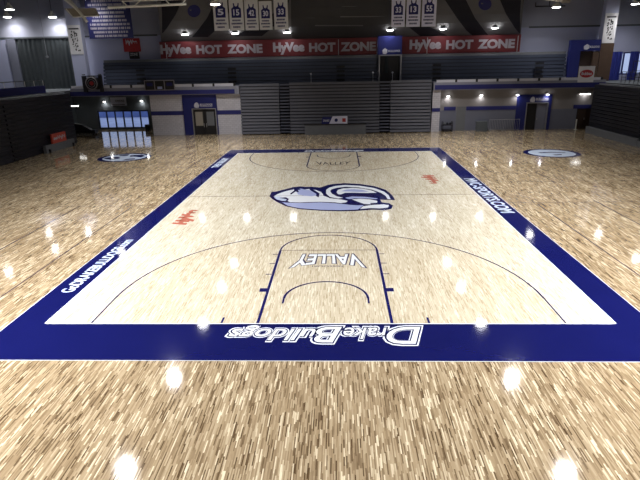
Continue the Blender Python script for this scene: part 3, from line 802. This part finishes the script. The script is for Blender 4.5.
# dark panel on the far left wall
a, c = at(20, 60, 'y', 46.4).x, at(76, 60, 'y', 46.4).x
r = thing('dark_curtain', 'large dark grey green curtain on the upper left wall', 'curtain', ((a+c)/2, 46.3, 4.56))
b = MB(); n = 60
pts = [(a+(c-a)*k/n, 46.32+.05*math.sin(k*1.3)) for k in range(n+1)]
for (xa, ya), (xb, yb) in zip(pts, pts[1:]): b.poly([(xa, ya, 4.56), (xb, yb, 4.56), (xb, yb, 9.7), (xa, ya, 9.7)])
b.build('curtain_cloth', M['fabric'], r)
box('curtain_track', (a-.1, c+.1, 46.25, 46.49, 9.7, 9.8), M['dmetal'], r)
box('side_frame', (a-1.1, a-.1, 46.3, 46.49, 4.56, 9.75), M['greywall'], r)
x = at(46, 50, 'y', 45.8).x
MB().tube([(x, 45.8, 9.5), (x, 45.8, 8.0)], .03).lathe((x, 45.8, 7.75), [(.02, 0), (.14, .06), (.14, .2), (.02, .26)], 12)\
    .tube([(x, 45.8, 9.5), (x, 45.8, ZC)], .02, 6).build('hanging_ball_lamp', M['concrete'], label='small grey ball hanging on a thin rod before the dark curtain', cat='lamp')

# black round fan on the balcony edge
p = at(92, 83.3, 'y', 40.1); cz = p.z
r = thing('drum_fan', 'round black drum fan with dark red hub on the balcony edge at left', 'fan', (p.x, 40.3, cz-.72))
MB().lathe((p.x, 40.0, cz), [(.60, 0), (.64, .05), (.64, .42), (.56, .45), (.3, .45)], 28, 'y').build('fan_drum', M['black'], r)
b = MB()
for rr_ in (.56, .36): b.tube([(p.x+rr_*math.cos(t), 39.97, cz+rr_*math.sin(t)) for t in (2*math.pi*k/28 for k in range(29))], .02 if rr_ < .5 else .045, 6)
b.build('fan_guard', M['lett'], r)
MB().lathe((p.x, 39.95, cz), [(.16, 0), (.2, .04), (.2, .049)], 16, 'y').build('fan_hub', M['redsign'], r)
MB().box(p.x-1.0, p.x-.65, 40.2, 40.43, BZ-.35, cz+.7).box(p.x+.65, p.x+.95, 40.2, 40.43, BZ-.35, cz+.75).box(p.x-.65, p.x+.65, 40.452, 40.51, cz-.6, cz+.55)\
    .box(p.x-.65, p.x+.65, 40.3, 40.43, cz+.62, cz+.72).build('fan_stand', M['dmetal'], r)
for dx in (-.82, .8): box('stand_cap', (p.x+dx-.12, p.x+dx+.12, 40.22, 40.4, cz+.76, cz+.86), M['concrete'], r)

# small scoreboard on the balcony edge
a, c = at(145, 84, 'y', 40.45).x, at(174.5, 84, 'y', 40.45).x
r = thing('scoreboard', 'small black scoreboard in three framed sections on the balcony edge', 'scoreboard', ((a+c)/2, 40.4, 4.45))
box('board', (a, c, 40.36, 40.43, 4.5, 5.4), M['black'], r)
w = (c-a)/3
b = MB().box(a, c, 40.32, 40.359, 5.34, 5.4).box(a, c, 40.32, 40.359, 4.44, 4.5)
for k in range(4):
    x = a+w*k; b.box(x-.03, x+.03, 40.32, 40.359, 4.5, 5.34)
b.build('board_frame', M['lett'], r)
for k in range(3):
    box('score_window', (a+w*k+.2, a+w*(k+1)-.2, 40.345, 40.359, 4.85, 5.15) if k != 1 else (a+w*k+.25, a+w*(k+1)-.25, 40.345, 40.359, 4.56, 4.8), M['jersey'] if k != 1 else M['sky'], r)

# white sign with red oval on the balcony edge at right
a, c = at(578.3, 74, 'y', 40.45).x, at(594, 74, 'y', 40.45).x
r = thing('oval_logo_sign', 'white board with dark red oval logo on the balcony edge at right', 'sign', ((a+c)/2, 40.4, 4.5))
box('sign_board', (a, c, 40.38, 40.43, 4.52, 5.98), M['vinyl'], r)
MB().prism([((a+c)/2+.62*math.cos(t), 40.37, 5.3+.36*math.sin(t)) for t in (2*math.pi*k/28 for k in range(28))], (0, .009, 0)).build('red_oval', M['redsign'], r)
text('oval_lettering', 'Bubbas', ((a+c)/2-.48, 40.365, 5.17), (1, 0, 0), (0, 0, 1), .96, .28, M['wlett'], r, bold=.03)

# ================================================================== railings
def railing(name, pts, zb, h, m, mp_, n, label, skirt=None):
    (xa, ya), (xb, yb) = pts
    r = thing(name, label, 'railing', ((xa+xb)/2, (ya+yb)/2, zb))
    MB().tube([(xa, ya, zb+h), (xb, yb, zb+h)], .03).tube([(xa, ya, zb+h*.55), (xb, yb, zb+h*.55)], .02).build('rail', m, r)
    for k in range(n+1):
        t = k/n; x, y = xa+(xb-xa)*t, ya+(yb-ya)*t
        MB().tube([(x, y, zb), (x, y, zb+h)], .025, 6).build('rail_post', mp_, r)
    if skirt: box('blue_skirt', skirt, M['blue'], r)
railing('balcony_railing', ((-26.55, 10), (-26.55, 36.2)), 4.551, 1.1, M['dmetal'], M['wmetal'], 18, 'balcony railing with blue skirt behind the left black bleachers', skirt=(-26.50, -26.42, 10, 36.2, 4.56, 5.2))
railing('balcony_railing', ((26.4, 10), (26.4, 38.5)), 4.451, 1.0, M['dmetal'], M['dmetal'], 40, 'dark balcony railing behind the right black bleachers')
railing('balcony_railing', ((28.6, 41.0), (36.5, 41.0)), 4.451, 1.9, M['dmetal'], M['dmetal'], 22, 'tall dark barred railing before the bright upper right windows')
# left rear recess contents
r = thing('wall_sign', 'pale wall sign with dark lettering above the lower left windows', 'sign', (-24.3, YB, 2.4))
a, c, zb, zt = wallrect((110, 97.5), (126.5, 105.5), 46.4)
box('sign_board', (a, c, 46.4, 46.49, zb, zt), M['curb'], r)
text('sign_lettering', 'DRAKE', (a+.55, 46.39, zb+.42), (1, 0, 0), (0, 0, 1), 1.0, .2, M['dmetal'], r, bold=.02)
box('sign_base_line', (a+.1, c-.15, 46.38, 46.399, zb+.06, zb+.14), M['dmetal'], r)
for xa, lab in ((27.9, 'royal blue curtain at the left end of the upper right windows'), (30.9, 'narrow royal blue curtain over the middle of the upper right windows')):
    b = MB(); xb = xa+(2.2 if xa < 30 else .9)
    pts = [(xa+(xb-xa)*k/24, 46.3+.05*math.sin(k*1.7)) for k in range(25)]
    for (u, y1), (v, y2) in zip(pts, pts[1:]): b.poly([(u, y1, 4.46), (v, y2, 4.46), (v, y2, 7.3), (u, y1, 7.3)])
    b.build('blue_curtain', M['bluec'], label=lab, cat='curtain', group='blue curtains upstairs')
# dark low equipment in the recess
for (pa, pb, h, y, lab) in ((76, 97, .85, 42.2, 'dark low equipment cart in the corner beside the left bleachers'),):
    a, c = at(pa, 134, 'y', y).x, at(pb, 134, 'y', y).x
    r = thing('equipment_cart', lab, 'cart', ((a+c)/2, y, 0))
    box('cart_bed', (a, c, y-.4, y+.4, .16, .5), M['black'], r)
    MB().prism([(a, y-.3, .501), (c-.5, y-.3, .501), (a+.9, y-.3, h+.2), (a, y-.3, h+.35)], (0, .6, 0)).build('covered_load', M['dmetal'], r)
    for x in (a+.2, c-.2):
        for yy in (y-.34, y+.3): MB().lathe((x, yy, .081), [(.08, 0), (.08, .05)], 10, 'y').build('wheel', M['dmetal'], r)
a, c = at(146, 128, 'y', 45).x, at(149.5, 128, 'y', 45).x
MB().lathe(((a+c)/2-.1, 45.2, 0), [(.2, 0), (.25, .08), (.27, .6), (.24, .66)], 14).build('waste_bin', M['black'], label='small black bin at the right end of the lower left windows', cat='bin')
a = at(122, 97, 'y', 40.35)
# right wall: barrier, carts, white post
def barrier(x0, x1, y, label):
    r = thing('crowd_barrier', label, 'barrier', ((x0+x1)/2, y, 0))
    MB().tube([(x0, y, .12), (x0, y, 1.1), (x1, y, 1.1), (x1, y, .12), (x0, y, .12)], .025, 6).build('frame', M['metal'], r)
    n = int((x1-x0)/.16)
    for k in range(1, n):
        x = x0+(x1-x0)*k/n; MB().tube([(x, y, .12), (x, y, 1.1)], .016, 5).build('bar', M['metal'], r)
    for x in (x0+.1, x1-.1): MB().box(x-.03, x+.03, y-.3, y+.3, 0, .03).tube([(x, y, .03), (x, y, .14)], .02, 6).build('foot', M['metal'], r)
barrier(15.3, 16.75, 40.6, 'silver barred crowd barrier left of the blue entry wall, beside the dark cart')
barrier(16.8, 18.3, 40.75, 'silver barred crowd barrier touching the left edge of the right blue entry wall')
r = thing('ball_cart', 'dark cart loaded with balls against the wall beside the right end of the back bleachers', 'cart', (11.2, 40.7, 0))
MB().box(10.7, 11.7, 40.4, 41.0, .14, .2).box(10.7, 11.7, 40.4, 41.0, .62, .66).box(10.7, 10.76, 40.4, 40.46, .2, 1.0).box(11.64, 11.7, 40.4, 40.46, .2, 1.0)\
    .box(10.7, 10.76, 40.94, 41.0, .2, 1.0).box(11.64, 11.7, 40.94, 41.0, .2, 1.0).build('cart_frame', M['dmetal'], r)
for x in (10.8, 11.6):
    for yy in (40.45, 40.9): MB().lathe((x, yy, .07), [(.065, 0), (.065, .04)], 10, 'y').build('wheel', M['black'], r)
def ball(x, y, z, rad, m, label, gp):
    b = MB(); prof = [(rad*math.sin(math.pi*k/10)+.001, rad-rad*math.cos(math.pi*k/10)) for k in range(11)]
    b.lathe((x, y, z), prof, 16).build('ball', m, smooth=True, label=label, cat='ball', group=gp)
for k, x in enumerate((10.92, 11.2, 11.48)):
    ball(x, 40.7, .661, .12, M['concrete'] if k == 0 else M['bl_side'], ('light grey ball at the left end on top of the dark ball cart', 'dark ball in the middle on top of the ball cart', 'dark ball at the right end on top of the ball cart')[k], 'balls on the ball cart')
box('storage_case', (14.1, 15.1, 40.5, 41.1, .0, .95), M['greenwall'], label='dark square storage case against the grey wall left of the crowd barriers', cat='case')
p = at(575, 128.5, 'y', 41.0)
MB().lathe((p.x, 40.9, 0), [(.16, 0), (.16, .03), (.06, .05), (.06, .95), (.075, 1.0)], 12).build('white_post', M['wmetal'], label='short white post beside the dark brown double door', cat='post')

# ================================================================== lights
def area(name, loc, size, power, parent, spread=math.radians(132), color=(1, .975, .95)):
    l = bpy.data.lights.new(name, 'AREA'); l.shape = 'DISK'; l.size = size; l.energy = power; l.spread = spread; l.color = color
    o = bpy.data.objects.new(name, l); COL.objects.link(o)
    o.parent = parent; o.location = Vector(loc)-ORG[parent.name]
    return o
HB = None
def highbay(loc, label, group='high bay lamps under the roof', r_=.36):
    global HB
    if HB is None:
        HB = thing('high_bay_lamp', label, 'ceiling light', loc, group)
        x, y, z = loc
        MB().lathe(loc, [(.40, 0), (.42, .02), (.30, .32), (.14, .42), (.12, .6)], 24).build('lamp_housing', M['wmetal'], HB, smooth=False)
        MB().lathe((x, y, z-.03), [(.34, 0), (.36, .02), (.36, .029)], 24).build('lamp_lens', M['lens'], HB)
        MB().tube([(x, y, z+.6), (x, y, ZC)], .025, 6).build('hanging_rod', M['dmetal'], HB)
        area('lamp_light', (x, y, z-.05), .55, HBP, HB)
        return HB
    return copy_tree(HB, loc, label, group)
HBP = 730
HZ = 11.4; FAR = NEAR = None
for x in (-9.7, 10.6):
    for y in (7.0, -8, -.5, 14.6, 21.6, 28.2, 33.9):  # rows behind the near baseline are unseen lamps added for even lighting
        hb = highbay((x, y, HZ), 'white high bay lamp over the court, in rows seen as floor spots plus unseen rows added for even light', 'high bay lamps over the court')
        if y > 20 or y < 0:
            base = [c for c in hb.children if c.type == 'LIGHT'][0].data
            if FAR is None:
                FAR = base.copy(); FAR.energy = HBP*.5; FAR.spread = math.radians(112)
                HBD = base
            if NEAR is None: NEAR = base.copy(); NEAR.energy = HBP*1.75
            for c in hb.children:
                if c.type == 'LIGHT': c.data = FAR if y > 0 else NEAR
DIM = None
for x, y, z, lab in ((21.0, 41.8, 11.3, 'round high bay lamp over the right part of the upper bleachers, beside a dark pipe'),
                     (28.7, 42.6, 11.5, 'round high bay lamp at the upper right above the windows'),
                     (28.7, 35.0, 11.5, 'high bay lamp over the right side, seen only as a spot on the boards'),
                     (-24.0, 41.6, 13.0, 'high bay lamp over the left side, seen only as a spot on the boards'),
                     (-29.4, 45.4, 11.75, 'high bay lamp above the dark curtain at upper left'),
                     (-34.2, 45.4, 11.85, 'lower left lamp of the pair in the upper left corner'),
                     (-30.6, 40.0, 12.0, 'upper right lamp of the pair in the upper left corner'),
                     (-30.8, 32.0, 11.4, 'high bay lamp over the left bleachers, seen only as a spot on the boards')):
    hb = highbay((x, y, z), lab)
    if DIM is None:
        DIM = [c for c in hb.children if c.type == 'LIGHT'][0].data.copy(); DIM.energy = 100; DIM.spread = math.radians(130)
    for c in hb.children:
        if c.type == 'LIGHT': c.data = DIM
# dark pipe by the right lamp
MB().tube([(19.2, 42.3, 11.45), (22.0, 42.3, 11.45)], .06).tube([(20.5, 42.3, 11.45), (20.5, 42.3, ZC)], .04).tube([(19.2, 42.3, 11.45), (19.2, 42.3, 11.8)], .05)\
    .build('ceiling_pipe', M['dmetal'], label='short dark pipe hanging level beside the right high bay lamp', cat='pipe')

# wall lamps
WLP = None
for (px, py, y, lab) in ((448, 96.4, 41.26, 'small wall lamp on the tan wall nearest the back bleachers'), (481, 95.5, 41.26, 'second small wall lamp on the tan wall from the back bleachers'),
                      (517, 95.2, 41.16, 'small wall lamp at the upper left corner of the right blue entry wall'), (547, 94.8, 41.16, 'small wall lamp at the upper right corner of the right blue entry wall'),
                      (105, 102, 46.46, 'small lamp left of the pale sign above the lower windows'), (142, 101, 46.46, 'small lamp right of the pale sign above the lower windows')):
    p = at(px, py, 'y', y); loc = (p.x, y, p.z)
    if WLP is None:
        WLP = thing('wall_lamp', lab, 'wall lamp', loc, 'small lamps on the lower back walls')
        MB().box(loc[0]-.1, loc[0]+.1, y-.02, y+.03, loc[2]-.02, loc[2]+.14).build('back_plate', M['dmetal'], WLP)
        MB().lathe((loc[0], y-.17, loc[2]-.05), [(.05, 0), (.14, .03), (.14, .09), (.07, .12)], 16).build('lens', M['lens2'], WLP)
        area('wall_lamp_light', (loc[0], y-.17, loc[2]-.07), .25, 7, WLP, math.radians(170))
    else: copy_tree(WLP, loc, lab)
for (px, py, y, lab) in ((585, 94.3, 41.2, 'bright white tube lamp under the balcony at far right'), (74.2, 106.2, 44.5, 'bright white tube lamp under the balcony at far left')):
    p = at(px, py, 'y', y)
    r = thing('tube_lamp', lab, 'wall lamp', (p.x, y, p.z), 'tube lamps under the balcony')
    box('tube', (p.x-.5, p.x+.5, y-.1, y, p.z-.035, p.z+.055), M['lens3'], r)
    box('lamp_housing', (p.x-.55, p.x+.55, y-.08, y+.105, p.z+.061, p.z+.14), M['wmetal'], r)
    if y > 43: MB().tube([(p.x, y, p.z+.14), (p.x, y, 4.305)], .03, 6).build('stem', M['dmetal'], r)
    area('tube_light', (p.x, y-.1, p.z-.08), .3, 3, r, math.radians(170))
# small beads of light on the upper bleachers
for k, (px, py) in enumerate(((373, 73.5), (392.5, 73.5), (311, 75))):
    p = at(px, py, 'y', 43.4)
    lab = ('small white lamp on the upper bleachers left of the white framed opening', 'small white lamp inside the white framed opening', 'faint small lamp on the long upper bleachers')[k]
    MB().lathe((p.x, 43.4, p.z), [(.02, 0), (.1, .05), (.1, .15), (.02, .2)], 10).tube([(p.x, 43.4, BZ), (p.x, 43.4, p.z+.02)], .02, 6)\
        .build('bollard_lamp', M['wlett'], label=lab, cat='lamp', group='small lamps on the balcony')

# ================================================================== folded basketball backstop
yb_ = 30.0
P = lambda px, py, y=yb_: at(px, py, 'y', y)
r = thing('folded_backstop', 'white folded basketball backstop hanging from the roof at upper left', 'basketball hoop', (P(75, 10).x, yb_, P(75, 10).z))
def arc_pts(a, b_, c, n=10):
    return [a*(1-t)**2 + b_*2*t*(1-t) + c*t*t for t in (k/n for k in range(n+1))]
top = lambda p: Vector((p.x, p.y, p.z))
MB().tube([Vector((P(50, -6).x, yb_, ZC-.001)), Vector((P(50, -6).x, yb_, ZC-.5))]+arc_pts(P(52, -8), P(74, 2), P(87, 22)), .11).build('mast', M['wmetal'], r)
MB().tube([Vector((P(58, -6).x, yb_+.6, ZC-.001)), Vector((P(58, -6).x, yb_+.6, ZC-.5))]+arc_pts(P(60, -8, yb_+.6), P(72, 0, yb_+.6), P(80, 12, yb_+.6)), .07).build('mast', M['wmetal'], r)
q = [P(64, 8.5), P(95, 8), P(99, 16), P(73, 17.5)]
MB().prism(q, (0, .12, 0)).build('backboard', M['tan'], r)
MB().tube([P(66, 9, yb_-.05), P(73, 17, yb_-.05), P(98, 15.6, yb_-.05)], .05).build('backboard_edge', M['wmetal'], r)
a, c = P(108, 4), P(186, 3)
r = thing('hoist_beam', 'pale horizontal hoist truss hanging before the championship banner', 'beam', ((a.x+c.x)/2, yb_, a.z-.2))
MB().tube([P(108, 7.6), P(186, 4)], .09).tube([P(122, 1.2), P(186, -1)], .05).build('lower_chord', M['wmetal'], r)
for (u, v) in (((122, 1.2), (128, 6.6)), ((165, -.5), (170, 4.6)), ((186, -1), (182, 4)), ((140, .6), (134, 6.2))):
    MB().tube([P(*u), P(*v)], .045).build('brace', M['wmetal'], r)
for px in (124, 180): MB().tube([P(px, 2), Vector((P(px, 2).x, yb_, ZC))], .03, 6).build('hanging_rod', M['dmetal'], r)
r = thing('hoist_arm', 'pale hoist arm hanging at the top right of the hall', 'beam', (P(560, 0).x, yb_, P(560, 0).z))
MB().tube([P(540, -2), P(566, 1)], .1).build('arm', M['wmetal'], r)
MB().tube([P(545, -1.2), Vector((P(545, -1.2).x, yb_, ZC))], .04).build('hanging_rod', M['wmetal'], r)
box('end_plate', (P(562, 0).x, P(570, 0).x, yb_-.1, yb_+.1, P(565, 3).z, P(565, -1).z), M['tan'], r)

# outside scenery through the lower windows
r = box('outside_building', (-60, -22, 62, 70, 0, 1.6), M['outb'], label='blue building seen outside through the lower left windows', cat='building')

# ================================================================== world & colour
w = bpy.data.worlds.new('daylight'); sc.world = w; w.use_nodes = True
bg = w.node_tree.nodes['Background']; bg.inputs[0].default_value = (.66, .74, 1.0, 1); bg.inputs[1].default_value = .75
vs = sc.view_settings
vs.view_transform = 'Standard'; vs.look = 'None'; vs.gamma = 1; vs.use_curve_mapping = False; vs.exposure = 0.0
